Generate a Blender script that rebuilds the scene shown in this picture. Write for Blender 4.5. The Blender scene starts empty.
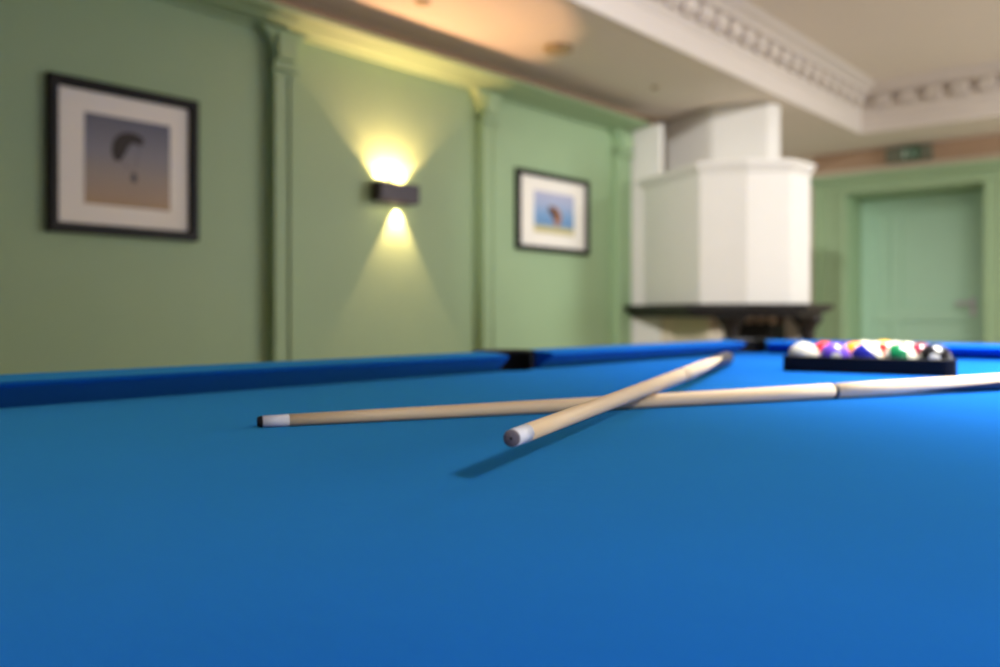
import bpy, bmesh, math, random
from mathutils import Vector, Matrix, Quaternion
random.seed(4)
PI = math.pi
sc = bpy.context.scene
col = sc.collection

# ------------------------------------------------------------------ camera, light, exposure
CLOTH = 0.83            # height of the playing cloth
EYE = CLOTH + 0.11
YAW = math.radians(40.76)
cam_d = bpy.data.cameras.new('camera')
cam = bpy.data.objects.new('camera', cam_d); col.objects.link(cam)
cam.location = (0, 0, EYE)
cam.rotation_euler = (PI/2, 0, YAW)
cam_d.sensor_width = 36; cam_d.lens = 31.32
cam_d.shift_y = -0.0185
cam_d.clip_start = 0.01
cam_d.dof.use_dof = True
cam_d.dof.focus_distance = 0.69
cam_d.dof.aperture_fstop = 3.7
sc.camera = cam
sc.view_settings.view_transform = 'Standard'
sc.view_settings.look = 'None'
sc.view_settings.exposure = 0.0
sc.view_settings.gamma = 1.0
sc.view_settings.use_curve_mapping = False

w = bpy.data.worlds.new('world'); sc.world = w; w.use_nodes = True
bg = w.node_tree.nodes['Background']
bg.inputs[0].default_value = (0.75, 0.87, 1.0, 1); bg.inputs[1].default_value = 1.0

def area(name, loc, rot, sx, sy, power, color):
    d = bpy.data.lights.new(name, 'AREA'); d.shape = 'RECTANGLE'
    d.size = sx; d.size_y = sy; d.energy = power; d.color = color
    o = bpy.data.objects.new(name, d); col.objects.link(o)
    o.location = loc; o.rotation_euler = rot
    return o
DAY = (0.90, 0.96, 1.0)
# daylight entering through the windows of the right wall and the back wall
RW = 2.6
WINS = [(2.7, 3.7), (6.0, 7.6)]
WPOW = [8, 84]
for (a, b), pw in zip(WINS, WPOW):
    area('window_daylight', (RW-0.02, (a+b)/2, 1.62), (0, PI/2, 0), 1.45, b-a-0.08, pw, DAY)
# third window, in an unseen corner wall added to turn daylight towards the fireplace
CN0, CN1 = Vector((RW, .3)), Vector((.8, -1.8))
CNM = (CN0+CN1)/2; CNA = math.atan2((CN1-CN0).y, (CN1-CN0).x)
NEUT = (1.0, .985, .975)
# added unseen lamps: a pendant to light the table and three ceiling panels
LP = (.97, .10, 1.64)
pend = area('added_pendant_light', LP, (0, 0, 0), .22, .22, 38, NEUT); pend.data.spread = math.radians(150)
ADDED_PANELS = [((-.35, 2.2, 2.855), .5, 30, 68), ((.45, 1.9, 2.855), .5, 85, 66), ((-.4, 6.0, 2.855), .8, 54, 180)]  # added out of view to brighten the cloth and the far walls
for p_, sz_, pw_, sp_ in ADDED_PANELS:
    l_ = area('added_panel_light', p_, (0, 0, 0), sz_, sz_, pw_, NEUT); l_.data.spread = math.radians(sp_)
SPOT = Vector((-.9, .9, 2.78)); AIM = Vector((-2.9, 5.4, 1.35))  # unseen spot, added to brighten the fireplace faces
sd = bpy.data.lights.new('added_ceiling_spot', 'SPOT'); sd.energy = 590; sd.color = NEUT
sd.spot_size = math.radians(42); sd.spot_blend = .9; sd.shadow_soft_size = .06
so = bpy.data.objects.new('added_ceiling_spot', sd); col.objects.link(so); so.location = SPOT
so.rotation_euler = (AIM-SPOT).to_track_quat('-Z', 'Y').to_euler()

# ------------------------------------------------------------------ materials
def lin(c):
    c = c/255.0
    return c/12.92 if c <= 0.04045 else ((c+0.055)/1.055)**2.4
def rgb(r, g, b): return (lin(r), lin(g), lin(b), 1)

def mat(name, color, rough=0.6, metal=0.0, spec=0.5, bump=0.0, bscale=60, var=0.0, vscale=6, coat=0.0, emit=None, estr=0):
    m = bpy.data.materials.new(name); m.use_nodes = True
    nt = m.node_tree; p = nt.nodes['Principled BSDF']
    p.inputs['Base Color'].default_value = color
    p.inputs['Roughness'].default_value = rough
    p.inputs['Metallic'].default_value = metal
    p.inputs['Specular IOR Level'].default_value = spec
    p.inputs['Coat Weight'].default_value = coat
    if emit:
        p.inputs['Emission Color'].default_value = emit
        p.inputs['Emission Strength'].default_value = estr
    tc = nt.nodes.new('ShaderNodeTexCoord')
    if var > 0:
        n = nt.nodes.new('ShaderNodeTexNoise'); n.inputs['Scale'].default_value = vscale
        n.inputs['Detail'].default_value = 4
        nt.links.new(tc.outputs['Object'], n.inputs['Vector'])
        mx = nt.nodes.new('ShaderNodeMix'); mx.data_type = 'RGBA'
        mx.inputs['A'].default_value = tuple(c*(1-var) for c in color[:3])+(1,)
        mx.inputs['B'].default_value = tuple(min(1, c*(1+var)) for c in color[:3])+(1,)
        nt.links.new(n.outputs['Fac'], mx.inputs['Factor'])
        nt.links.new(mx.outputs['Result'], p.inputs['Base Color'])
    if bump > 0:
        n2 = nt.nodes.new('ShaderNodeTexNoise'); n2.inputs['Scale'].default_value = bscale
        n2.inputs['Detail'].default_value = 3
        nt.links.new(tc.outputs['Object'], n2.inputs['Vector'])
        b = nt.nodes.new('ShaderNodeBump'); b.inputs['Strength'].default_value = bump
        b.inputs['Distance'].default_value = 0.002
        nt.links.new(n2.outputs['Fac'], b.inputs['Height'])
        nt.links.new(b.outputs['Normal'], p.inputs['Normal'])
    return m

M = {}
M['green'] = mat('sage_green_paint', rgb(156, 183, 141), 0.5, var=0.03, bump=0.05, bscale=30)
M['door_green'] = mat('door_green_paint', rgb(182, 220, 192), 0.5, var=0.03)
M['white'] = mat('white_plaster', rgb(232, 228, 220), 0.8, var=0.02, bump=0.15, bscale=25)
M['cream'] = mat('cream_plaster', rgb(226, 212, 188), 0.8, var=0.03, bump=0.1, bscale=25)
M['ceil'] = mat('ceiling_plaster', rgb(232, 220, 204), 0.85, var=0.02)
M['cornice'] = mat('cornice_plaster', rgb(224, 214, 204), 0.7)
M['tan'] = mat('tan_plaster', rgb(194, 162, 134), 0.8, var=0.03)
M['floor'] = mat('oak_floor', rgb(150, 132, 114), 0.55, var=0.2, vscale=4)
M['blackwood'] = mat('black_stained_wood', rgb(24, 18, 17), 0.35, var=0.2)
M['frame'] = mat('black_frame', rgb(12, 11, 13), 0.45, spec=.3)
M['mount'] = mat('picture_mount', rgb(250, 245, 234), 0.8)
M['iron'] = mat('black_iron', rgb(20, 20, 20), 0.5)
M['lamp'] = mat('dark_lamp_metal', rgb(58, 50, 58), 0.4, metal=0.3)
M['lens'] = mat('lamp_lens', (1, .8, .5, 1), 0.3, emit=(1, 0.72, 0.36, 1), estr=14)
M['chrome'] = mat('brushed_steel', rgb(200, 200, 205), 0.3, metal=1.0)
M['grille'] = mat('ceiling_grille', rgb(176, 158, 122), 0.7)
M['plastic_w'] = mat('white_plastic', rgb(205, 200, 190), 0.5)
M['rack'] = mat('black_rack_plastic', rgb(6, 5, 6), 0.6, spec=.2)
M['pocket'] = mat('black_pocket_leather', rgb(8, 8, 9), 0.6)
M['railwood'] = mat('dark_rail_wood', rgb(52, 30, 20), 0.3, var=0.3, vscale=12)
M['bark'] = mat('birch_bark', rgb(92, 70, 52), 0.9, var=0.3, vscale=20)
M['logend'] = mat('pale_log_end', rgb(252, 226, 200), 0.8, var=0.1, vscale=30)
M['exitgreen'] = mat('exit_sign_green', rgb(24, 92, 58), 0.5)
M['exitgrey'] = mat('exit_sign_grey', rgb(120, 122, 104), 0.6)
M['white_sym'] = mat('sign_symbol_white', rgb(190, 205, 190), 0.5)
M['winframe'] = mat('white_window_frame', rgb(235, 233, 228), 0.4)

def cloth_material(name='blue_cloth', base=rgb(8, 79, 176)):
    m = bpy.data.materials.new(name); m.use_nodes = True
    nt = m.node_tree; p = nt.nodes['Principled BSDF']
    tc = nt.nodes.new('ShaderNodeTexCoord')
    def noise(s, d, sx=1, sy=1):
        mp = nt.nodes.new('ShaderNodeMapping'); mp.inputs['Scale'].default_value = (sx, sy, 1)
        nt.links.new(tc.outputs['Object'], mp.inputs['Vector'])
        n = nt.nodes.new('ShaderNodeTexNoise'); n.inputs['Scale'].default_value = s; n.inputs['Detail'].default_value = d
        nt.links.new(mp.outputs['Vector'], n.inputs['Vector']); return n
    fine = noise(1100, 2); wear = noise(7, 5); streak = noise(160, 3, 0.25, 1)
    m1 = nt.nodes.new('ShaderNodeMix'); m1.data_type = 'RGBA'
    m1.inputs['A'].default_value = tuple(c*0.76 for c in base[:3])+(1,)
    m1.inputs['B'].default_value = tuple(c*1.22 for c in base[:3])+(1,)
    nt.links.new(fine.outputs['Fac'], m1.inputs['Factor'])
    m2 = nt.nodes.new('ShaderNodeMix'); m2.data_type = 'RGBA'; m2.blend_type = 'MULTIPLY'
    m2.inputs['Factor'].default_value = 1
    r = nt.nodes.new('ShaderNodeValToRGB')
    r.color_ramp.elements[0].position = 0.3; r.color_ramp.elements[0].color = (0.90, 0.92, 0.94, 1)
    r.color_ramp.elements[1].position = 0.7; r.color_ramp.elements[1].color = (1.08, 1.05, 1.02, 1)
    nt.links.new(wear.outputs['Fac'], r.inputs['Fac'])
    nt.links.new(m1.outputs['Result'], m2.inputs['A']); nt.links.new(r.outputs['Color'], m2.inputs['B'])
    nt.links.new(m2.outputs['Result'], p.inputs['Base Color'])
    p.inputs['Roughness'].default_value = 0.9
    p.inputs['Specular IOR Level'].default_value = 0.0
    p.inputs['Sheen Weight'].default_value = 1.0
    p.inputs['Sheen Roughness'].default_value = 0.4
    p.inputs['Sheen Tint'].default_value = (0.07, 0.45, .74, 1)
    add = nt.nodes.new('ShaderNodeMath'); add.operation = 'ADD'
    nt.links.new(fine.outputs['Fac'], add.inputs[0]); nt.links.new(streak.outputs['Fac'], add.inputs[1])
    b = nt.nodes.new('ShaderNodeBump'); b.inputs['Strength'].default_value = 0.35; b.inputs['Distance'].default_value = 0.0008
    nt.links.new(add.outputs[0], b.inputs['Height']); nt.links.new(b.outputs['Normal'], p.inputs['Normal'])
    return m
M['cloth'] = cloth_material()

def wood_material(name, a, b, rough=0.5, splice=False):
    """long grain running along local X; with splice=True dark wood begins in four points"""
    m = bpy.data.materials.new(name); m.use_nodes = True
    nt = m.node_tree; p = nt.nodes['Principled BSDF']
    tc = nt.nodes.new('ShaderNodeTexCoord')
    mp = nt.nodes.new('ShaderNodeMapping'); mp.inputs['Scale'].default_value = (6, 160, 160)
    nt.links.new(tc.outputs['Object'], mp.inputs['Vector'])
    n = nt.nodes.new('ShaderNodeTexNoise'); n.inputs['Scale'].default_value = 1.0; n.inputs['Detail'].default_value = 4
    nt.links.new(mp.outputs['Vector'], n.inputs['Vector'])
    mx = nt.nodes.new('ShaderNodeMix'); mx.data_type = 'RGBA'
    mx.inputs['A'].default_value = a; mx.inputs['B'].default_value = b
    nt.links.new(n.outputs['Fac'], mx.inputs['Factor'])
    out = mx.outputs['Result']
    if splice:
        sx = nt.nodes.new('ShaderNodeSeparateXYZ'); nt.links.new(tc.outputs['Object'], sx.inputs[0])
        at = nt.nodes.new('ShaderNodeMath'); at.operation = 'ARCTAN2'
        nt.links.new(sx.outputs['Z'], at.inputs[0]); nt.links.new(sx.outputs['Y'], at.inputs[1])
        pp = nt.nodes.new('ShaderNodeMath'); pp.operation = 'PINGPONG'; pp.inputs[1].default_value = PI/2
        nt.links.new(at.outputs[0], pp.inputs[0])           # 0 .. pi/4, zero at the four points of dark wood
        mu = nt.nodes.new('ShaderNodeMath'); mu.operation = 'MULTIPLY_ADD'
        mu.inputs[1].default_value = 0.40/(PI/2); mu.inputs[2].default_value = 0.85
        nt.links.new(pp.outputs[0], mu.inputs[0])
        gt = nt.nodes.new('ShaderNodeMath'); gt.operation = 'GREATER_THAN'
        nt.links.new(sx.outputs['X'], gt.inputs[0]); nt.links.new(mu.outputs[0], gt.inputs[1])
        m2 = nt.nodes.new('ShaderNodeMix'); m2.data_type = 'RGBA'
        nt.links.new(gt.outputs[0], m2.inputs['Factor'])
        nt.links.new(out, m2.inputs['A']); m2.inputs['B'].default_value = rgb(34, 24, 30)
        out = m2.outputs['Result']
    nt.links.new(out, p.inputs['Base Color'])
    p.inputs['Roughness'].default_value = rough
    p.inputs['Coat Weight'].default_value = 0.05; p.inputs['Coat Roughness'].default_value = 0.2
    return m
M['maple'] = wood_material('maple_shaft', rgb(236, 198, 144), rgb(250, 228, 190))
M['butt'] = wood_material('spliced_butt', rgb(228, 196, 150), rgb(244, 222, 184), splice=True)
M['ferrule'] = mat('white_ferrule', rgb(236, 236, 240), 0.35)
M['tipblack'] = mat('black_leather_tip', rgb(14, 14, 18), 0.8)
M['tipgrey'] = mat('grey_leather_tip', rgb(108, 102, 112), 0.9, var=0.25, vscale=700, bump=0.4, bscale=900)
M['hole'] = mat('dark_hole', rgb(6, 6, 8), 0.9)
M['collar'] = mat('black_collar', rgb(10, 10, 12), 0.3)

def ball_material(name, color, striped, base=rgb(204, 198, 178)):
    m = bpy.data.materials.new(name); m.use_nodes = True
    nt = m.node_tree; p = nt.nodes['Principled BSDF']
    tc = nt.nodes.new('ShaderNodeTexCoord'); s = nt.nodes.new('ShaderNodeSeparateXYZ')
    nt.links.new(tc.outputs['Object'], s.inputs[0])
    def math_(op, a, b=None, v=None):
        q = nt.nodes.new('ShaderNodeMath'); q.operation = op
        nt.links.new(a, q.inputs[0])
        if b is not None: nt.links.new(b, q.inputs[1])
        if v is not None: q.inputs[1].default_value = v
        return q.outputs[0]
    yy = math_('MULTIPLY', s.outputs['Y'], s.outputs['Y']); zz = math_('MULTIPLY', s.outputs['Z'], s.outputs['Z'])
    d2 = math_('ADD', yy, zz)
    circ = math_('LESS_THAN', d2, v=0.0095**2)            # number spots at both ends of local X
    fac = circ
    if striped:
        outside = math_('GREATER_THAN', math_('ABSOLUTE', s.outputs['Z']), v=0.0148)
        fac = outside
    mx = nt.nodes.new('ShaderNodeMix'); mx.data_type = 'RGBA'
    mx.inputs['A'].default_value = color; mx.inputs['B'].default_value = base
    nt.links.new(fac, mx.inputs['Factor']); nt.links.new(mx.outputs['Result'], p.inputs['Base Color'])
    p.inputs['Roughness'].default_value = 0.22; p.inputs['Coat Weight'].default_value = 0.1
    return m

# ------------------------------------------------------------------ helpers
def obj(name, bm, m, parent=None, smooth=False, bevel=0.0, seg=2):
    me = bpy.data.meshes.new(name)
    bmesh.ops.recalc_face_normals(bm, faces=bm.faces)
    bm.to_mesh(me); bm.free()
    ms = m if isinstance(m, (list, tuple)) else [m]
    for k in ms: me.materials.append(k)
    if smooth:
        for f in me.polygons: f.use_smooth = True
    o = bpy.data.objects.new(name, me); col.objects.link(o)
    if parent: o.parent = parent
    if bevel > 0:
        b = o.modifiers.new('bevel', 'BEVEL'); b.width = bevel; b.segments = seg
        b.limit_method = 'ANGLE'; b.angle_limit = math.radians(40)
    return o
def thing(name, label, cat, loc=(0, 0, 0), rotz=0, group=None):
    o = bpy.data.objects.new(name, None); col.objects.link(o)
    o.location = loc; o.rotation_euler = (0, 0, rotz); o.empty_display_size = 0.1
    o['label'] = label; o['category'] = cat
    if group: o['group'] = group
    return o
def tag(o, label, cat, group=None):
    o['label'] = label; o['category'] = cat
    if group: o['group'] = group
    return o
def struct(o): o['kind'] = 'structure'; return o
def box(bm, x0, x1, y0, y1, z0, z1, mi=0):
    r = bmesh.ops.create_cube(bm, size=1)
    for v in r['verts']:
        v.co = Vector(((x0+x1)/2+v.co.x*(x1-x0), (y0+y1)/2+v.co.y*(y1-y0), (z0+z1)/2+v.co.z*(z1-z0)))
    for f in {f for v in r['verts'] for f in v.link_faces}: f.material_index = mi
def prism(bm, pts, z0, z1, mi=0):
    lo = [bm.verts.new((x, y, z0)) for x, y in pts]; hi = [bm.verts.new((x, y, z1)) for x, y in pts]
    fs = [bm.faces.new(lo[::-1]), bm.faces.new(hi)]
    n = len(pts)
    for i in range(n): fs.append(bm.faces.new((lo[i], lo[(i+1) % n], hi[(i+1) % n], hi[i])))
    for f in fs: f.material_index = mi
def extrude(bm, prof, P, Q, axis_u, axis_v, mi=0):
    """profile points (u, v) swept from P to Q; P/Q may carry per-end shear: callables of (u,v)"""
    a = [bm.verts.new(P(u, v)) for u, v in prof]; b = [bm.verts.new(Q(u, v)) for u, v in prof]
    n = len(prof)
    fs = [bm.faces.new(a[::-1]), bm.faces.new(b)]
    for i in range(n): fs.append(bm.faces.new((a[i], a[(i+1) % n], b[(i+1) % n], b[i])))
    for f in fs: f.material_index = mi
def lathe(bm, prof, axis='x', seg=40, cap=True, mi=0):
    rings = []
    for s, r in prof:
        if r < 1e-6:
            p = {'x': (s, 0, 0), 'z': (0, 0, s)}[axis]
            rings.append([bm.verts.new(p)]); continue
        ring = []
        for k in range(seg):
            a = 2*PI*k/seg; c, d = r*math.cos(a), r*math.sin(a)
            ring.append(bm.verts.new((s, c, d) if axis == 'x' else (c, d, s)))
        rings.append(ring)
    for A, B in zip(rings, rings[1:]):
        if len(A) == 1 and len(B) == 1: continue
        for k in range(seg):
            k2 = (k+1) % seg
            if len(A) == 1: f = bm.faces.new((A[0], B[k], B[k2]))
            elif len(B) == 1: f = bm.faces.new((A[k], B[0], A[k2]))
            else: f = bm.faces.new((A[k], B[k], B[k2], A[k2]))
            f.material_index = mi; f.smooth = True
    if cap:
        if len(rings[0]) > 1: bm.faces.new(rings[0][::-1]).material_index = mi
        if len(rings[-1]) > 1: bm.faces.new(rings[-1]).material_index = mi
def NB(): return bmesh.new()

# ------------------------------------------------------------------ the room shell
X0, X1 = -3.62, RW          # left wall face, right wall face
Y0, Y1 = -2.5, 8.5
ZC, ZT = 2.50, 2.88         # lower ceiling, raised centre of the ceiling
TX0, TX1, TY0, TY1 = -2.55, 1.80, -1.6, 7.70   # opening of the raised centre

bm = NB(); box(bm, X0-.5, X1+.2, Y0-.2, Y1+1.0, -0.1, 0); struct(obj('floor', bm, M['floor']))
bm = NB(); box(bm, X0-.3, X0, Y0-.2, Y1+.2, 0, 3.0); struct(obj('wall_left', bm, M['white']))
# white pier at the end of the panelling; the fireplace stands against it
bm = NB(); box(bm, X0-.1, -3.295, 5.637, 5.69, 0, 2.36); struct(obj('wall_pier', bm, M['white'], bevel=.012))
bm = NB(); box(bm, X0, X1, Y0-.2, Y0, 0, 3.0)
struct(obj('wall_back', bm, M['cream']))
# unseen splayed corner wall, added with its window for the daylight angle
CL = (CN1-CN0).length/2
bm = NB()
box(bm, -CL-.1, -.85, 0, .15, 0, 2.98); box(bm, .85, CL+.1, 0, .15, 0, 2.98); box(bm, -.85, .85, 0, .15, 0, .87); box(bm, -.85, .85, 0, .15, 2.37, 2.98)
wc = struct(obj('added_corner_wall', bm, M['cream'])); wc.location = (CNM.x, CNM.y, 0); wc.rotation_euler = (0, 0, CNA)
# right wall with window openings
bm = NB()
ys = [Y0-.2] + [v for p in WINS for v in p] + [Y1+.2]
for i in range(0, len(ys), 2): box(bm, X1, X1+.2, ys[i], ys[i+1], 0, 3.0)
for a, b in WINS:
    box(bm, X1, X1+.2, a, b, 0, 0.87); box(bm, X1, X1+.2, a, b, 2.37, 3.0)
struct(obj('wall_right', bm, M['cream']))
# far wall with the doorway
DX0, DX1, DZ = -2.948, -1.75, 2.095
bm = NB()
box(bm, X0-.3, DX0, Y1, Y1+.55, 0, 3.0); box(bm, DX1, X1, Y1, Y1+.55, 0, 3.0); box(bm, DX0, DX1, Y1, Y1+.55, DZ, 3.0)
struct(obj('wall_far', bm, M['cream']))
# ceiling: lower border and raised centre
bm = NB()
box(bm, X0-.3, TX0, Y0, Y1, ZC, ZC+.5); box(bm, TX1, X1, Y0, Y1, ZC, ZC+.5)
box(bm, TX0, TX1, Y0, TY0, ZC, ZC+.5); box(bm, TX0, TX1, TY1, Y1, ZC, ZC+.5)
struct(obj('ceiling', bm, M['ceil']))
bm = NB(); box(bm, TX0, TX1, TY0, TY1, ZT, ZT+.1); struct(obj('ceiling', bm, M['ceil']))

# cornice around the raised centre: mitred moulding, profile (inward offset d, z)
prof = [(0, ZC), (0.012, ZC-0.004), (0.02, ZC+.02), (0.02, ZC+.13), (0.04, ZC+.165), (0.045, ZC+.185), (0.03, ZC+.19),
        (0.03, ZC+.30), (0.11, ZC+.305), (0.12, ZC+.33), (0.15, ZC+.345), (0.185, ZC+.365), (0.2, ZT), (0, ZT)]
bm = NB()
loops = []
for d, z in prof:
    loops.append([bm.verts.new(p) for p in ((TX0+d, TY0+d, z), (TX1-d, TY0+d, z), (TX1-d, TY1-d, z), (TX0+d, TY1-d, z))])
for A, B in zip(loops, loops[1:]+loops[:1]):
    for k in range(4): bm.faces.new((A[k], A[(k+1) % 4], B[(k+1) % 4], B[k]))
trim = struct(obj('trim_1', bm, M['cornice']))
def dentils(name, horizontal, c0, c1, fixed, sgn):
    b = NB(); n = int((c1-c0)/0.19); st = (c1-c0)/n
    for i in range(n):
        a = c0+st*(i+.5)
        for (d0, d1, z0, z1) in ((.028, .095, .215, .30), (.028, .07, .195, .215)):
            lo, hi = sorted((fixed+sgn*d0, fixed+sgn*d1))
            if horizontal: box(b, a-.058, a+.058, lo, hi, ZC+z0, ZC+z1)
            else: box(b, lo, hi, a-.058, a+.058, ZC+z0, ZC+z1)
    o = obj(name, b, M['cornice'], trim, bevel=0.008)
    return o
dentils('dentil_band', False, TY0+.12, TY1-.12, TX0, 1)
dentils('dentil_band', False, TY0+.12, TY1-.12, TX1, -1)
dentils('dentil_band', True, TX0+.12, TX1-.12, TY1, -1)
dentils('dentil_band', True, TX0+.12, TX1-.12, TY0, 1)

# green panelling on the left wall
PE = 5.63
bm = NB(); box(bm, X0, -3.60, Y0, PE-.01, 0, 2.36)
pan = struct(obj('trim_2', bm, M['green']))
def pilaster(y0, y1):
    b = NB()
    box(b, -3.60, -3.545, y0, y1, 0, 2.30)
    g = (y1-y0)
    # raised fillets leave a flute between them
    box(b, -3.546, -3.533, y0, y0+g*.28, .3, 2.10); box(b, -3.546, -3.533, y1-g*.28, y1, .3, 2.10)
    box(b, -3.60, -3.53, y0-.012, y1+.012, 0, .22)
    obj('pilaster', b, M['green'], pan, bevel=0.004)
    # corbelled capital flaring towards both panels under the cornice
    pts = []
    for i in range(9):
        a = i/8*PI/2
        pts.append((y0-.095*(1-math.cos(a))-.0, 2.17+.15*math.sin(a)))
    L = [(y0, 2.15)]+pts; R = [(y0+y1-p[0], p[1]) for p in L[::-1]]
    P = L+R
    b = NB()
    a_ = [b.verts.new((-3.60, y, z)) for y, z in P]; c_ = [b.verts.new((-3.535, y, z)) for y, z in P]
    b.faces.new(a_); b.faces.new(c_[::-1])
    for i in range(len(P)):
        j = (i+1) % len(P); b.faces.new((a_[i], a_[j], c_[j], c_[i]))
    box(b, -3.55, -3.518, y0-.012, y1+.012, 2.12, 2.145)
    box(b, -3.55, -3.512, y0+.01, y1-.01, 2.17, 2.29)
    obj('capital', b, M['green'], pan, bevel=0.003)
for y in (-2.05, -.55, .95, 2.45, 3.95): pilaster(y, y+.12)
pilaster(5.46, 5.62)
# cornice of the panelling
cp = [(-3.62, 2.315), (-3.565, 2.315), (-3.56, 2.325), (-3.50, 2.330), (-3.47, 2.337), (-3.465, 2.345), (-3.42, 2.347), (-3.395, 2.353),
      (-3.385, 2.362), (-3.385, 2.375), (-3.41, 2.385), (-3.62, 2.395)]
bm = NB()
extrude(bm, cp, lambda u, v: (u, Y0, v), lambda u, v: (u, PE+.01, v), 0, 0)
obj('cornice', bm, M['green'], pan)
bm = NB(); box(bm, X0, -3.605, Y0, 6.15, 2.394, ZC-.001)
obj('frieze', bm, M['tan'], pan)
bm = NB(); box(bm, DX0-.3, X1-.01, Y1-.012, Y1, 2.335, ZC-.001)
struct(obj('trim_4', bm, M['tan']))
bm = NB(); box(bm, -3.60, -3.575, Y0, PE-.01, 0, .16)
obj('skirting', bm, M['green'], pan, bevel=.004)
for nm, bx in (('baseboard_right', (X1-.02, X1, Y0, Y1)), ('baseboard_far', (DX1+.30, X1-.03, Y1-.02, Y1)), ('baseboard_back', (X0+.1, X1-.03, Y0, Y0+.02))):
    bm = NB(); box(bm, *bx, 0, .12); struct(obj(nm, bm, M['winframe'], bevel=.004))

# windows (right wall and back wall)
def window(n, horizontal, a, b, f0, f1, z0=.87, z1=2.37):
    m_ = NB()
    def bb(u0, u1, v0, v1, zz0, zz1, M_=m_):
        if horizontal: box(M_, u0, u1, v0, v1, zz0, zz1)
        else: box(M_, v0, v1, u0, u1, zz0, zz1)
    t = .05
    bb(a, b, f0, f1, z0, z0+t); bb(a, b, f0, f1, z1-t, z1)
    bb(a, a+t, f0, f1, z0+t, z1-t); bb(b-t, b, f0, f1, z0+t, z1-t)
    mid = (a+b)/2; bb(mid-.025, mid+.025, f0, f1, z0+t, z1-t); bb(a+t, b-t, f0+.01, f1-.01, 1.85, 1.89)
    wo = struct(obj('window_%d' % n, m_, M['winframe'], bevel=.004))
    g = NB()
    bb(a+t, b-t, (f0+f1)/2-.003, (f0+f1)/2+.003, z0+t, z1-t, g)
    gm = bpy.data.materials.get('window_glass')
    if not gm:
        gm = mat('window_glass', (1, 1, 1, 1), 0.0); gm.node_tree.nodes['Principled BSDF'].inputs['Transmission Weight'].default_value = 1.0
    obj('pane', g, gm, wo)
    return wo
for i, (a, b) in enumerate(WINS): window(i+1, False, a, b, X1+.06, X1+.12)
wo4 = window(3, True, -.85, .85, .05, .10); wo4.location = (CNM.x, CNM.y, 0); wo4.rotation_euler = (0, 0, CNA)

# door frame and door in the far wall
bm = NB()
yf = Y1
box(bm, -3.238, DX0, yf-.04, yf, 0, DZ); box(bm, DX1, DX1+.29, yf-.04, yf, 0, DZ)
box(bm, -3.238, DX1+.29, yf-.043, yf, DZ, 2.21)
box(bm, -3.236, -3.17, yf-.06, yf-.03, 0, 2.19); box(bm, -3.0, DX0-.001, yf-.052, yf-.03, 0, DZ+.05)
box(bm, DX1+.001, DX1+.05, yf-.052, yf-.03, 0, DZ+.05); box(bm, DX1+.22, DX1+.288, yf-.06, yf-.03, 0, 2.19)
box(bm, DX0-.05, DX1+.05, yf-.055, yf-.03, DZ+.001, DZ+.052)
box(bm, -3.26, DX1+.31, yf-.09, yf, 2.225, 2.275); box(bm, -3.25, DX1+.30, yf-.07, yf, 2.20, 2.226)
# painted reveal boards
box(bm, DX0, DX0+.012, yf, yf+.5, 0, DZ); box(bm, DX1-.012, DX1, yf, yf+.5, 0, DZ); box(bm, DX0, DX1, yf, yf+.5, DZ-.012, DZ)
struct(obj('trim_3', bm, M['green'], bevel=.006))
DY = Y1+.40
bm = NB(); box(bm, DX0+.014, DX1-.014, DY+.02, DY+.06, .005, DZ-.014)
door = struct(obj('door_1', bm, M['door_green']))
W0, W1 = DX0+.014, DX1-.014
st = NB()
ml = -2.60
for (u0, u1, z0, z1) in ((W0, W0+.13, .005, DZ-.014), (W1-.22, W1, .005, DZ-.014), (ml-.05, ml+.05, .2, .88), (ml-.05, ml+.05, 1.02, DZ-.15),
                         (W0+.13, W1-.22, .005, .2), (W0+.13, W1-.22, .88, 1.02), (W0+.13, W1-.22, DZ-.15, DZ-.014)):
    box(st, u0, u1, DY, DY+.021, z0, z1)
obj('stiles_and_rails', st, M['door_green'], door, bevel=.006)
hd = NB()
box(hd, W1-.185, W1-.14, DY-.008, DY, .93, 1.10)
box(hd, W1-.175, W1-.152, DY-.05, DY-.006, 1.035, 1.06)
box(hd, W1-.30, W1-.152, DY-.062, DY-.045, 1.03, 1.068)
obj('door_handle', hd, M['chrome'], door, bevel=.004)

# ------------------------------------------------------------------ fireplace
fp = thing('fireplace', 'white plastered polygonal fireplace with black mantel shelf against the left wall', 'fireplace', (-3.1, 5.9, 0))
def fobj(name, b, m, **k):
    b.transform(Matrix.Translation((3.1, -5.9, 0)))
    return obj(name, b, m, fp, **k)
def offset(pts, d):
    """push an open outline outward (first and last points stay on the wall plane)"""
    c = Vector((-2.95, 5.75)); out = []
    tail = []
    if abs(pts[0][1]-pts[-1][1]) < .01 and abs(pts[-1][0]+3.29) < .01:
        pts, tail = pts[:-2], [(-3.29, 6.25), (-3.29, 5.634)]
    n = len(pts)
    for i in range(n):
        p = Vector(pts[i]); ns = []
        for a, b in (((i-1), i), (i, i+1)):
            if 0 <= a and b < n:
                e = Vector(pts[b])-Vector(pts[a]); q = Vector((e.y, -e.x)).normalized()
                if q.dot((Vector(pts[a])+Vector(pts[b]))/2-c) < 0: q = -q
                ns.append(q)
        if len(ns) == 1:
            q = ns[0]; t = d/abs(q.y) if abs(q.y) > .2 else d
            out.append((p.x, p.y+math.copysign(t, q.y)))
        else:
            q = (ns[0]+ns[1]).normalized(); k = d/max(.5, q.dot(ns[0]))
            out.append((p.x+q.x*k, p.y+q.y*k))
    if tail:                      # the left end dies into the front of the pier
        e = (Vector(out[1])-Vector(out[0])); out[0] = (Vector(out[1])-e*((out[1][1]-5.634)/(out[1][1]-out[0][1])))[:]
        e = Vector(out[-1])-Vector(out[-2]); 
        out += tail
    return out
FS = .951
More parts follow.
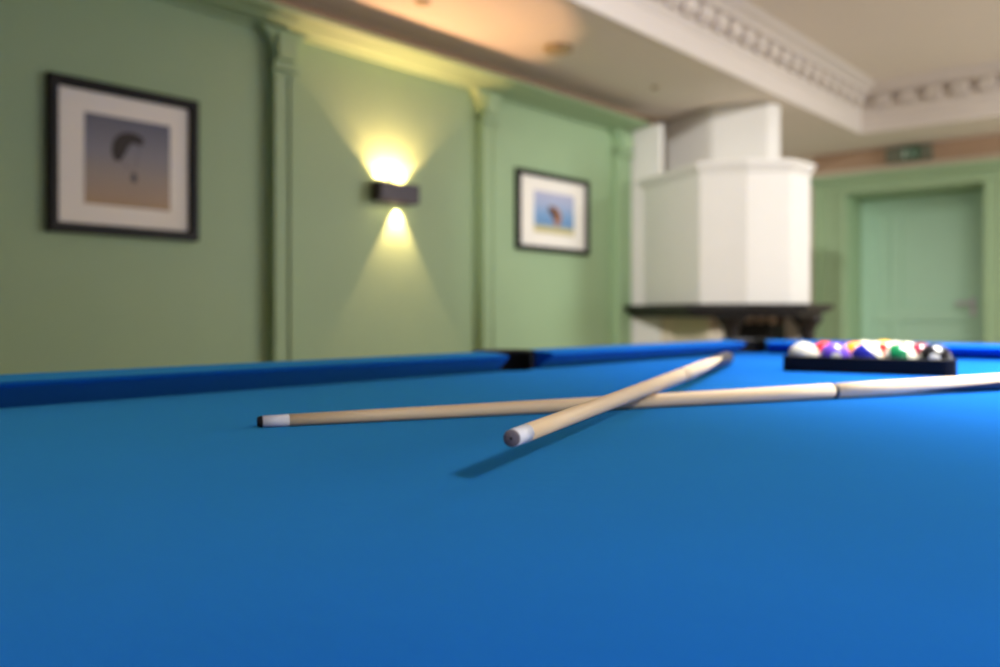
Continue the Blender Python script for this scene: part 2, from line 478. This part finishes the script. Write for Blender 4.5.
hood = [(-3.437, 5.634), (-2.767, 5.24), (-2.481, 5.345), (-2.263, 5.535), (-2.235, 5.78), (-2.38, 6.04), (-2.71, 6.20), (-3.29, 6.20), (-3.29, 5.634)]
chim = [(-3.61, 6.19), (-3.05, 5.945), (-2.83, 6.02), (-2.65, 6.08), (-2.615, 6.2), (-2.75, 6.4), (-3.05, 6.45), (-3.61, 6.45)]
b = NB(); prism(b, hood, 1.007, 1.91); fobj('hood', b, M['white'], bevel=.015)
b = NB()
prism(b, offset(hood, .010), 1.876, 1.90); prism(b, offset(hood, .022), 1.90, 1.92); prism(b, offset(hood, .034), 1.92, 1.948)
prism(b, offset(hood, .005), 1.948, 1.96)
fobj('hood_moulding', b, M['white'], bevel=.006)
b = NB(); prism(b, chim, 1.955, ZC-.002); fobj('chimney_breast', b, M['white'], bevel=.03, seg=3)
b = NB()
prism(b, offset(hood, .145), .975, 1.012); prism(b, offset(hood, .11), .955, .976); prism(b, offset(hood, .07), .925, .956)
fobj('mantel_shelf', b, M['blackwood'], bevel=.006)
def column(cx, cy):
    b = NB()
    lathe(b, [(.30, .085), (.34, .085), (.35, .065), (.42, .05), (.46, .045), (.78, .042), (.80, .052), (.82, .045), (.86, .06), (.90, .095), (.926, .105)], axis='z', seg=24)
    b.transform(Matrix.Translation((cx, cy, 0)))
    fobj('column', b, M['blackwood'])
column(-2.756*FS, 5.68*FS); column(-2.35*FS, 6.03*FS)
b = NB(); prism(b, [(-3.29, 5.634), (-3.18, 5.634), (-2.786, 5.402), (-2.71, 5.46), (-2.71, 5.95), (-3.29, 6.1)], .30, .926); fobj('side_pier', b, M['cream'], bevel=.01)
b = NB(); prism(b, [(x*FS, y*FS) for x, y in ((-2.56, 6.14), (-2.43, 6.12), (-2.43, 6.28), (-2.56, 6.28))], .30, .926); fobj('rear_pier', b, M['white'], bevel=.01)
b = NB(); prism(b, offset(hood, .13), 0, .30); fobj('hearth', b, M['cream'], bevel=.01)
b = NB()
prism(b, [(-2.80, 5.87), (-2.60, 5.96), (-2.60, 6.28), (-2.80, 6.24)], .62, .66)
for (x, y) in ((-2.78, 5.9), (-2.63, 5.975), (-2.63, 6.22), (-2.78, 6.2)):
    box(b, x-.012, x+.012, y-.012, y+.012, .30, .90)
for k in range(7):
    t = k/6; x = -2.795+.19*t; y = 5.872+.09*t
    box(b, x-.006, x+.006, y-.006, y+.006, .42, .88)
prism(b, [(-2.80, 5.86), (-2.585, 5.955), (-2.595, 5.975), (-2.80, 5.885)], .865, .885)
prism(b, [(-2.80, 5.90), (-2.60, 5.99), (-2.60, 6.26), (-2.80, 6.22)], .66, .875)
b.transform(Matrix.Diagonal((FS, FS, 1, 1)))
fobj('fire_basket', b, M['iron'], bevel=.003)
LOG = 'firewood logs lying on the fire basket'
logs = [(-2.735, 5.93, .912, .036, 'leftmost pale split firewood log end between the black mantel columns'),
        (-2.665, 5.965, .911, .034, 'middle pinkish firewood log end between the black mantel columns'),
        (-2.595, 6.00, .907, .030, 'rightmost small firewood log end between the black mantel columns')]
for i, (x, y, z, r, lab) in enumerate(logs):
    b = NB(); lathe(b, [(-.005, r*.92), (0, r), (.2, r*1.0), (.205, r*.95)], axis='x', seg=20)
    for f in b.faces:
        if abs(f.normal.x) > .9 or len(f.verts) > 4: f.material_index = 1
    o = obj('firewood_log', b, [M['bark'], M['logend']])
    o.location = (x*FS, y*FS, .877+r); o.rotation_euler = (0, 0, math.radians(90)); tag(o, lab, 'log', LOG)

# ------------------------------------------------------------------ pictures on the panelling
def picture(y0, y1, z0, z1, fw, py0, py1, pz0, pz1, label, kind):
    yc, zc = (y0+y1)/2, (z0+z1)/2
    t = thing('framed_picture', label, 'picture', (-3.60, yc, z0))
    def L(y, z): return (y-yc, z-z0)
    def ring(b, a, c, x0a, x1a, inset_lo=0):
        (ya, za), (yb, zb) = L(*a), L(*c)
        pr = [(0, 0), (0, x1a*.85), (fw*.2, x1a), (fw*.75, x1a), (fw, x1a*.6), (fw, 0)]
        loops = []
        for d, h in pr:
            loops.append([b.verts.new(p) for p in ((x0a+h, ya+d, za+d), (x0a+h, yb-d, za+d), (x0a+h, yb-d, zb-d), (x0a+h, ya+d, zb-d))])
        for A, B in zip(loops, loops[1:]+loops[:1]):
            for k in range(4): b.faces.new((A[k], A[(k+1) % 4], B[(k+1) % 4], B[k]))
    b = NB(); ring(b, (y0, z0), (y1, z1), 0.002, .036); obj('frame', b, M['frame'], t)
    (ya, za), (yb, zb) = L(y0, z0), L(y1, z1)
    b = NB(); box(b, .002, .012, ya+fw*.5, yb-fw*.5, za+fw*.5, zb-fw*.5); obj('mount', b, M['mount'], t)
    # printed photograph: gradient sheet with the printed shapes as faces of the same mesh
    m = bpy.data.materials.new('print_'+kind); m.use_nodes = True
    nt = m.node_tree; p = nt.nodes['Principled BSDF']; p.inputs['Roughness'].default_value = .5
    tc = nt.nodes.new('ShaderNodeTexCoord'); s = nt.nodes.new('ShaderNodeSeparateXYZ'); nt.links.new(tc.outputs['Object'], s.inputs[0])
    mr = nt.nodes.new('ShaderNodeMapRange'); mr.inputs['From Min'].default_value = pz0-z0; mr.inputs['From Max'].default_value = pz1-z0
    nt.links.new(s.outputs['Z'], mr.inputs['Value'])
    r = nt.nodes.new('ShaderNodeValToRGB'); nt.links.new(mr.outputs[0], r.inputs['Fac'])
    stops = {'dusk': [(0, rgb(176, 146, 108)), (.12, rgb(172, 148, 124)), (.34, rgb(160, 146, 134)), (.6, rgb(136, 134, 142)), (1, rgb(96, 98, 116))],
             'beach': [(0, rgb(196, 184, 120)), (.13, rgb(206, 196, 140)), (.2, rgb(104, 146, 190)), (.42, rgb(118, 160, 206)), (.7, rgb(166, 180, 212)), (1, rgb(186, 186, 212))]}[kind]
    cr = r.color_ramp
    cr.elements[0].position = stops[0][0]; cr.elements[0].color = stops[0][1]
    cr.elements[1].position = stops[-1][0]; cr.elements[1].color = stops[-1][1]
    for q, c in stops[1:-1]:
        e = cr.elements.new(q); e.color = c
    nt.links.new(r.outputs['Color'], p.inputs['Base Color'])
    b = NB()
    (a0, c0), (a1, c1) = L(py0, pz0), L(py1, pz1)
    box(b, .010, .0135, a0, a1, c0, c1)
    def shape(pts, mi):
        w_, h_ = a1-a0, c1-c0
        vs = [b.verts.new((.0142, a0+u*w_, c0+v*h_)) for u, v in pts]
        f = b.faces.new(vs); f.material_index = mi
        r2 = bmesh.ops.extrude_face_region(b, geom=[f])
        for v in [g for g in r2['geom'] if isinstance(g, bmesh.types.BMVert)]: v.co.x -= .0012
    if kind == 'dusk':
        shape([(.33, .51), (.30, .60), (.31, .70), (.35, .78), (.43, .835), (.52, .85), (.60, .84), (.67, .80), (.67, .74), (.62, .715), (.56, .735), (.51, .71), (.475, .64), (.44, .57), (.40, .51)], 1)
        shape([(.535, .29), (.52, .33), (.53, .38), (.56, .40), (.59, .37), (.60, .32), (.57, .28)], 2)
        for q in ((.37, .56), (.64, .78)):
            shape([q, (q[0]+.006, q[1]), (.563, .38), (.556, .38)], 2)
        ms = [m, mat('printed_wing', rgb(44, 34, 32), .6), mat('printed_pilot', rgb(78, 74, 84), .6)]
    else:
        shape([(.36, .62), (.42, .68), (.52, .66), (.62, .58), (.68, .44), (.66, .32), (.60, .22), (.55, .14), (.50, .28), (.44, .42), (.36, .52)], 1)
        shape([(.34, .60), (.37, .66), (.47, .60), (.55, .48), (.56, .36), (.50, .34), (.44, .46), (.37, .54)], 2)
        ms = [m, mat('printed_sail', rgb(172, 118, 82), .6), mat('printed_sail_shadow', rgb(96, 76, 84), .6)]
    obj('photograph', b, ms, t)
    return t
picture(1.429, 2.074, 1.27, 1.897, .042, 1.575, 1.945, 1.395, 1.767,
        'square black framed picture of a paraglider in a dusky sky with wide cream mount', 'dusk')
picture(4.32, 5.12, 1.368, 1.893, .034, 4.506, 4.955, 1.492, 1.77,
        'wide black framed picture of a brown shape over blue water and yellow sand', 'beach')

# ------------------------------------------------------------------ wall light
SY0, SY1, SZ0, SZ1 = 3.10, 3.385, 1.556, 1.662
wl = thing('wall_light', 'dark rectangular up and down wall light glowing on the green panelling', 'wall light', (-3.60, (SY0+SY1)/2, SZ0))
hw, hh = (SY1-SY0)/2, SZ1-SZ0
b = NB()
box(b, .085, .092, -hw, hw, 0, hh); box(b, .02, .085, -hw, -hw+.006, 0, hh); box(b, .02, .085, hw-.006, hw, 0, hh)
box(b, .014, .02, -hw, hw, 0, hh)
obj('housing', b, M['lamp'], wl, bevel=.0015)
b = NB(); box(b, .0, .0145, -.06, .06, .01, hh-.01); obj('wall_bracket', b, M['lamp'], wl)
b = NB(); box(b, .021, .084, -hw+.008, hw-.008, hh-.032, hh-.026); obj('upper_lens', b, M['lens'], wl)['label'] = 'glowing warm upper lens'
b = NB(); lathe(b, [(.020, .030), (.026, .030)], axis='z', seg=24)
b.transform(Matrix.Translation((.052, .055, 0))); obj('lower_lens', b, M['lens'], wl)['label'] = 'glowing warm round lower lens'
def spot(name, loc, rot, cone, blend, power, color, size=.012):
    d = bpy.data.lights.new(name, 'SPOT'); d.energy = power; d.color = color
    d.spot_size = cone; d.spot_blend = blend; d.shadow_soft_size = size
    o = bpy.data.objects.new(name, d); col.objects.link(o); o.parent = wl
    o.location = loc; o.rotation_euler = rot
    return o
WARM = (1.0, .53, .27)
for dy, pw in ((-.06, 27), (.06, 27)):
    spot('upward_beam', (.047, dy, hh-.018), (PI, 0, 0), math.radians(102), .14, pw, WARM)
spot('downward_beam', (.034, .052, .016), (0, 0, 0), math.radians(66), .12, 48, (1.0, .58, .31))

# ------------------------------------------------------------------ ceiling fittings, housings of the added lamps, exit sign
t = thing('ceiling_speaker', 'round beige ceiling speaker grille in the lower ceiling near the wall light', 'speaker', (-3.05, 4.06, ZC-.03))
b = NB(); lathe(b, [(0, .064), (.006, .082), (.0295, .088)], axis='z', seg=36); obj('rim', b, M['grille'], t)
b = NB(); lathe(b, [(-.006, .0), (-.005, .03), (-.001, .06), (.001, .062)], axis='z', seg=36, cap=False); obj('grille', b, M['grille'], t)
for (x, y, r, lab) in ((-3.08, 5.2, .028, 'tiny round ceiling sensor between the speaker grille and the chimney'),
                       (-3.12, 3.03, .04, 'small round ceiling sensor above the wall light at the top edge')):
    b = NB(); lathe(b, [(-.014, .0), (-.013, r*.6), (-.006, r), (-.0005, r)], axis='z', seg=24, cap=False)
    o = obj('ceiling_sensor', b, M['grille']); o.location = (x, y, ZC); tag(o, lab, 'sensor')

t = thing('added_pendant_lamp', 'added square shaded pendant lamp beside the pool table, out of view', 'lamp', LP)
b = NB()
for (xa, xb, ya, yb) in ((-.18, .18, -.18, -.17), (-.18, .18, .17, .18), (-.18, -.17, -.17, .17), (.17, .18, -.17, .17)):
    box(b, xa, xb, ya, yb, -.005, .10)
box(b, -.18, .18, -.18, .18, .10, .11)
obj('shade', b, M['lamp'], t)
b = NB(); box(b, -.165, .165, -.165, .165, .01, .02); obj('diffuser', b, M['plastic_w'], t)
b = NB(); lathe(b, [(.11, .004), (ZT-LP[2]-.03, .004), (ZT-LP[2]-.03, .05), (ZT-LP[2], .05)], axis='z', seg=20); obj('cord', b, M['lamp'], t)
for (p_, sz_, pw_, sp_), lab in zip(ADDED_PANELS, ('added small square light panel above the pool table, out of view', 'added small square light panel right of the pool table, out of view', 'added large square light panel near the green door, out of view')):
    t = thing('added_ceiling_light', lab, 'ceiling light', (p_[0], p_[1], ZT))
    h_ = sz_/2
    b = NB(); box(b, -h_-.03, h_+.03, -h_-.03, h_+.03, -.02, 0); obj('housing', b, M['plastic_w'], t)
t = thing('added_spotlight', 'added white ceiling spotlight turned towards the fireplace, out of view', 'spotlight', (SPOT.x, SPOT.y, ZT))
b = NB(); lathe(b, [(-.035, .02), (-.03, .05), (0, .05)], axis='z', seg=20); obj('ceiling_rose', b, M['plastic_w'], t)

t = thing('exit_sign', 'small green exit sign with a running figure above the green door', 'exit sign', (-2.36, Y1-.043, 2.345))
b = NB(); box(b, -.195, .195, -.03, .03, .0, .135); obj('housing', b, M['exitgrey'], t, bevel=.005)
b = NB()
box(b, -.06, .10, -.034, -.03, .01, .125)
obj('green_panel', b, M['exitgreen'], t)['label'] = 'dark green lit panel'
b = NB()
def sympoly(pts):
    prism_pts = [b.verts.new((x, -.0355, z)) for x, z in pts]; f = b.faces.new(prism_pts)
    r2 = bmesh.ops.extrude_face_region(b, geom=[f])
    for v in [g for g in r2['geom'] if isinstance(g, bmesh.types.BMVert)]: v.co.y += .0012
sympoly([(-.045, .02), (-.045, .11), (-.012, .11), (-.012, .02)])
sympoly([(.052+.008*math.cos(a*PI/4), .103+.008*math.sin(a*PI/4)) for a in range(8)])
sympoly([(.035, .09), (.055, .092), (.05, .06), (.032, .058)])
sympoly([(.04, .06), (.05, .058), (.03, .035), (.008, .03), (.008, .037), (.026, .042)])
sympoly([(.038, .06), (.05, .06), (.068, .042), (.062, .02), (.054, .02), (.058, .04)])
sympoly([(.035, .09), (.04, .082), (.02, .075), (.015, .06), (.009, .062), (.014, .08)])
obj('running_figure', b, M['white_sym'], t)

# ------------------------------------------------------------------ pool table
TXL, TXR, TYN, TYF = -1.10, .10, .03, 2.40      # cushion lines at cloth level
SP = 1.342                                       # side pockets
tb = thing('pool_table', 'pool table with bright blue cloth, blue cushions and black pockets', 'pool table', (-.5, 1.24, 0))
def tob(name, b, m, **k):
    b.transform(Matrix.Translation((.5, -1.24, 0)))
    return obj(name, b, m, tb, **k)
PR = .056
pcs = [(TXL-.045, SP, 'side', 0), (TXR+.045, SP, 'side', PI)]
corners = [(TXL-.022, TYN-.022, PI/4), (TXR+.022, TYN-.022, 3*PI/4), (TXR+.022, TYF+.022, -3*PI/4), (TXL-.022, TYF+.022, -PI/4)]
# bed: outline with round cut-outs for the pockets
E_ = .05
x0, x1, y0, y1 = TXL-E_, TXR+E_, TYN-E_, TYF+E_
pts = []
def arc(cx, cy, r, a0, a1, n=10):
    return [(cx+r*math.cos(a0+(a1-a0)*i/n), cy+r*math.sin(a0+(a1-a0)*i/n)) for i in range(n+1)]
def corner_arc(c, inside_angle):
    cx, cy = c; r = PR
    return arc(cx, cy, r, inside_angle+1.9, inside_angle-1.9)
# circles reach the cloth from outside; arcs bulge into the bed
pts += arc(TXL-.022, TYN-.022, PR, math.radians(120), math.radians(-30))
pts += arc(TXR+.022, TYN-.022, PR, math.radians(210), math.radians(60))
pts += arc(TXR+.045, SP, PR, math.radians(265), math.radians(95))
pts += arc(TXR+.022, TYF+.022, PR, math.radians(300), math.radians(150))
pts += arc(TXL-.022, TYF+.022, PR, math.radians(30), math.radians(-120))
pts += arc(TXL-.045, SP, PR, math.radians(85), math.radians(-85))
b = NB(); prism(b, pts, CLOTH-.03, CLOTH); bmesh.ops.triangulate(b, faces=[f for f in b.faces if len(f.verts) > 4])
tob('playing_surface', b, M['cloth'])

# cushions: nose overhangs the cloth; section (outward offset from cloth line, height)
CU = [(.015, 0), (-.026, .0275), (-.026, .0305), (-.019, .0335), (.05, .0375), (.058, .036), (.060, .030), (.060, 0)]
def cushion(ax, fixed, sgn, a, c, cutA, cutC):
    """ax: axis along which it runs; sgn: outward direction; cuts: how far each end opens outward->inward (positive shortens at the nose)"""
    b = NB()
    def end(v0, cut, dirn):
        def f(u, h):
            s = v0 + dirn*cut*(.06-u)/.08      # nose shorter than the back
            o = fixed+sgn*u
            return (o, s, CLOTH+h) if ax == 'y' else (s, o, CLOTH+h)
        return f
    extrude(b, CU, end(a, cutA, 1), end(c, cutC, -1), 0, 0)
    tob('cushion', b, M['cloth'], bevel=.003)
g, gc = .060, .045
cushion('y', TXL, -1, TYN+gc-.05, SP-.040, .05, .027); cushion('y', TXL, -1, SP+g, TYF-gc-.015, .010, .03)
cushion('y', TXR, 1, TYN+gc-.05, SP-g, .05, .012); cushion('y', TXR, 1, SP+g, TYF-gc+.05, .012, .05)
cushion('x', TYN, -1, TXL+gc-.05, TXR-gc+.05, .05, .05); cushion('x', TYF, 1, TXL+gc-.03, TXR-gc+.05, .045, .05)

def pocket(cx, cy, ang, top=.036, kind='corner'):
    b = NB(); n = 24; span = math.radians(250 if kind == 'side' else 250)
    prof_ = [(PR-.002, -.11), (PR-.002, top-.006), (PR+.004, top), (PR+.018, top), (PR+.022, top-.008), (PR+.022, -.03), (PR+.004, -.03), (PR+.004, -.11)]
    if kind == 'side': prof_ = [(min(r, PR+.008), h) for r, h in prof_[:3]]+[(PR+.008, top-.002), (PR+.008, -.03), (PR+.004, -.03), (PR+.004, -.11)]
    rings = []
    for i in range(n+1):
        a = ang+PI-span/2+span*i/n
        rings.append([b.verts.new((cx+r*math.cos(a), cy+r*math.sin(a), CLOTH+h)) for r, h in prof_])
    for A, B in zip(rings, rings[1:]):
        for k in range(len(prof_)): b.faces.new((A[k], A[(k+1) % len(prof_)], B[(k+1) % len(prof_)], B[k]))
    b.faces.new(rings[0]); b.faces.new(rings[-1][::-1])
    # bottom of the pocket
    c = [b.verts.new((cx+(PR-.002)*math.cos(2*PI*i/24), cy+(PR-.002)*math.sin(2*PI*i/24), CLOTH-.10)) for i in range(24)]
    b.faces.new(c)
    tob('pocket', b, M['pocket'])
pocket(TXL-.045, SP, 0, .0385, 'side'); pocket(TXR+.045, SP, PI, .0385, 'side')
for cx, cy, a in corners: pocket(cx, cy, a, .040)

# wooden rails outside the cushions
RO = .16
def rail(x0_, x1_, y0_, y1_):
    b = NB(); box(b, x0_, x1_, y0_, y1_, CLOTH-.09, CLOTH+.012); tob('rail', b, M['railwood'], bevel=.008)
ro = .0615
rail(TXL-RO, TXL-ro, TYN+.08, SP-.085); rail(TXL-RO, TXL-ro, SP+.085, TYF-.08)
rail(TXR+ro, TXR+RO, TYN+.08, SP-.085); rail(TXR+ro, TXR+RO, SP+.085, TYF-.08)
rail(TXL+.08, TXR-.08, TYN-RO, TYN-ro); rail(TXL+.08, TXR-.08, TYF+ro, TYF+RO)
b = NB()
box(b, TXL-.10, TXL-.06, TYN-.10, TYF+.10, .62, CLOTH-.091); box(b, TXR+.06, TXR+.10, TYN-.10, TYF+.10, .62, CLOTH-.091)
box(b, TXL-.06, TXR+.06, TYN-.10, TYN-.06, .62, CLOTH-.091); box(b, TXL-.06, TXR+.06, TYF+.06, TYF+.10, .62, CLOTH-.091)
tob('apron', b, M['railwood'], bevel=.006)
b = NB(); box(b, TXL-.05, TXR+.05, TYN-.05, TYF+.05, .62, .70); tob('underframe', b, M['railwood'])
for lx in (TXL+.05, TXR-.05):
    for ly in (TYN+.12, TYF-.12):
        b = NB(); lathe(b, [(0, .04), (.03, .05), (.06, .045), (.3, .05), (.52, .065), (.54, .075), (.621, .075)], axis='z', seg=20)
        b.transform(Matrix.Translation((lx, ly, 0))); tob('leg', b, M['railwood'])

# ------------------------------------------------------------------ cues
def cue_r(s):
    K = [(0, .0056), (.03, .0060), (.45, .0083), (.73, .0101), (1.44, .0145), (1.45, .0138)]
    for (a, ra), (b_, rb) in zip(K, K[1:]):
        if s <= b_: return ra+(rb-ra)*(s-a)/(b_-a)
    return K[-1][1]
def seg_(b, a, c, n=2, extra=0, cap=True):
    lathe(b, [(a+(c-a)*i/n, cue_r(a+(c-a)*i/n)+extra) for i in range(n+1)], 'x', 40, cap)
def cue(tip, direction, label, worn, roll):
    d = Vector(direction).normalized()
    t = thing('cue_stick', label, 'pool cue', tip, 0, None)
    q = d.to_track_quat('X', 'Z'); t.rotation_mode = 'QUATERNION'
    from mathutils import Quaternion
    t.rotation_quaternion = q @ Quaternion((1, 0, 0), roll)
    b = NB()
    if worn:
        lathe(b, [(0, .0), (0, .0050), (.0008, .0054), (.002, .00558)], 'x', 40, False)
        tp = obj('tip', b, M['tipgrey'], t); tp['label'] = 'flat grey worn leather tip'
        h = NB(); lathe(h, [(-.0002, 0), (-.0002, .0008), (.0, .0009)], 'x', 16, False); obj('tip_hole', h, M['hole'], tp)
        f0 = .0018
    else:
        lathe(b, [(0, .0), (0, .0042), (.0010, .0052), (.0045, .0057)], 'x', 40, False)
        obj('tip', b, M['tipblack'], t)['label'] = 'black leather tip'
        f0 = .0044
    b = NB(); seg_(b, f0, .030); obj('ferrule', b, M['ferrule'], t)['label'] = 'white ferrule'
    b = NB(); seg_(b, .030, .73, 8); obj('shaft', b, M['maple'], t)
    b = NB(); seg_(b, .73, .7355, 1, .0001 if worn else .0002); jc = obj('joint_collar', b, M['butt' if worn else 'collar'], t)
    if not worn: jc['label'] = 'thin black joint ring'
    b = NB(); seg_(b, .7355, 1.44, 8); obj('butt', b, M['butt'], t)['label'] = 'pale butt with dark spliced points'
    b = NB(); lathe(b, [(1.44, .0145), (1.452, .014), (1.456, .010), (1.457, 0)], 'x', 40, False); obj('bumper', b, M['tipblack'], t)
    return t
# lower cue: lies on the cloth
P2 = Vector((-.732, .4875, CLOTH+.0060)); d2 = Vector((.434, .901, 0)).normalized()
B2 = P2+d2*1.45; B2.z = CLOTH+.0147
cue(P2, B2-P2, 'lower pool cue with black tip lying flat on the blue cloth, pointing left', False, math.radians(30))
# upper cue: rests across the lower one, butt on the cloth
u = .441
T1 = Vector((-.3522, .4192)); d1 = Vector((-.357, .934)).normalized()
# crossing point of the two plan lines
den = d1.x*d2.y-d1.y*d2.x
w_ = Vector((P2.x-T1.x, P2.y-T1.y)); u1 = (w_.x*d2.y-w_.y*d2.x)/den
X = T1+d1*u1; s2 = (X-Vector((P2.x, P2.y))).dot(Vector((d2.x, d2.y)))
zc = P2.z+(B2.z-P2.z)*s2/1.45 + cue_r(s2)+cue_r(u1)+.0003
zb = CLOTH+.0147
sl = (zb-zc)/(1.45-u1)
P1 = Vector((T1.x, T1.y, zc-sl*u1)); B1 = Vector((T1.x+d1.x*1.45, T1.y+d1.y*1.45, zb))
cue(P1, B1-P1, 'upper pool cue with flat grey tip facing the viewer, crossing over the other cue', True, math.radians(45))

# ------------------------------------------------------------------ rack and balls
A_ = Vector((-.711, 1.643)); Bq = Vector((-.377, 1.692))
e = (Bq-A_).normalized(); nrm = Vector((-e.y, e.x))
side = (Bq-A_).length
cen = (A_+Bq)/2+nrm*side*math.sqrt(3)/6
ang = math.atan2(e.y, e.x)
rk = thing('ball_rack', 'black triangular rack around the pool balls at the far end of the table', 'rack', (cen.x, cen.y, CLOTH), ang)
def tri(inset, r=.022, n=6):
    R = side/math.sqrt(3)-2*inset; out = []
    rr = max(.004, r-inset)
    for k in range(3):
        a = math.radians(-150+120*k)
        c = Vector((math.cos(a), math.sin(a)))*(R-2*rr)
        for i in range(n+1):
            q = a-PI/3+2*PI/3*i/n
            out.append((c.x+rr*math.cos(q), c.y+rr*math.sin(q)))
    return out
b = NB(); o_ = tri(0); i_ = tri(.014)
L = [[b.verts.new((x, y, z)) for x, y in P] for P, z in ((o_, .0005), (o_, .0295), (tri(.001), .0305), (tri(.013), .0305), (i_, .0295), (i_, .0005))]
for A, B in zip(L, L[1:]+L[:1]):
    for k in range(len(A)): b.faces.new((A[k], A[(k+1) % len(A)], B[(k+1) % len(A)], B[k]))
obj('frame', b, M['rack'], rk)
R_ = .0286
BG = 'pool balls racked in the black triangle'
YEL, BLU, RED, PUR, ORA, GRN, MAR, BLK = (rgb(236, 182, 40), rgb(28, 34, 128), rgb(214, 42, 36), rgb(98, 66, 168), rgb(240, 140, 24), rgb(16, 106, 60), rgb(118, 22, 44), rgb(16, 16, 18))
WHT = rgb(204, 198, 178)
# rows from the camera side to the apex; (colour name, colour, striped, rotation)
# last entry: where the number spot (solid) or the white cap (striped) faces, as (right, towards viewer, up)
rows = [
 [('cream', WHT, False, (0, 1, 0)), ('purple', PUR, False, (-.25, .95, .05)), ('navy blue', BLU, True, (.6, .25, .7)), ('green striped', GRN, True, (.86, .45, .15)), ('black', BLK, False, (-.45, .85, .1))],
 [('red', RED, False, (0, -1, 0)), ('orange', ORA, False, (.2, -1, 0)), ('bright red', RED, True, (.6, .1, .75)), ('maroon', MAR, False, (.3, -.8, 0))],
 [('blue', BLU, False, (0, -1, 0)), ('yellow striped', YEL, True, (.3, .3, .85)), ('orange striped', ORA, True, (.45, .1, .85))],
 [('purple striped', PUR, True, (.2, .4, .6)), ('maroon striped', MAR, True, (.2, .3, .5))],
 [('yellow', YEL, False, (0, -1, 0))]]
place = ['at the left end of the near row', 'second from the left in the near row', 'in the middle of the near row', 'second from the right in the near row', 'at the right end of the near row']
place2 = ['leftmost of the second row', 'second from the left in the second row', 'second from the right in the second row', 'rightmost of the second row']
def where(r, c):
    return [place, place2, ['leftmost of the third row', 'in the middle of the third row', 'rightmost of the third row'], ['left ball of the fourth row', 'right ball of the fourth row'], ['alone at the far apex']][r][c]
bb = NB(); bmesh.ops.create_uvsphere(bb, u_segments=40, v_segments=24, radius=R_)
first = obj('pool_ball', bb, M['white'], smooth=True)
ballmesh = first.data
nb = 0
pitch = 2*R_+.0006
for r, row in enumerate(rows):
    n = len(row)
    for c, (nm, colr, stp, rot) in enumerate(row):
        lx = (c-(n-1)/2)*pitch; ly = -2*pitch*math.sqrt(3)/2*2/3 + r*pitch*math.sqrt(3)/2
        ly = -pitch*4*math.sqrt(3)/6 + r*pitch*math.sqrt(3)/2
        o = first if nb == 0 else first.copy()
        if nb: o.data = ballmesh.copy(); col.objects.link(o)
        o.data.materials.clear(); o.data.materials.append(ball_material('ball_'+nm.replace(' ', '_'), colr, stp))
        p = cen + e*lx + nrm*ly
        o.location = (p.x, p.y, CLOTH+R_+.0004)
        face = Vector((.7575, .6529, 0))*rot[0] + Vector((.6529, -.7575, 0))*rot[1] + Vector((0, 0, 1))*rot[2]
        o.rotation_euler = face.to_track_quat('Z' if stp else 'X', 'Y').to_euler()
        tag(o, nm+' pool ball '+where(r, c)+' inside the black rack', 'ball', BG); nb += 1
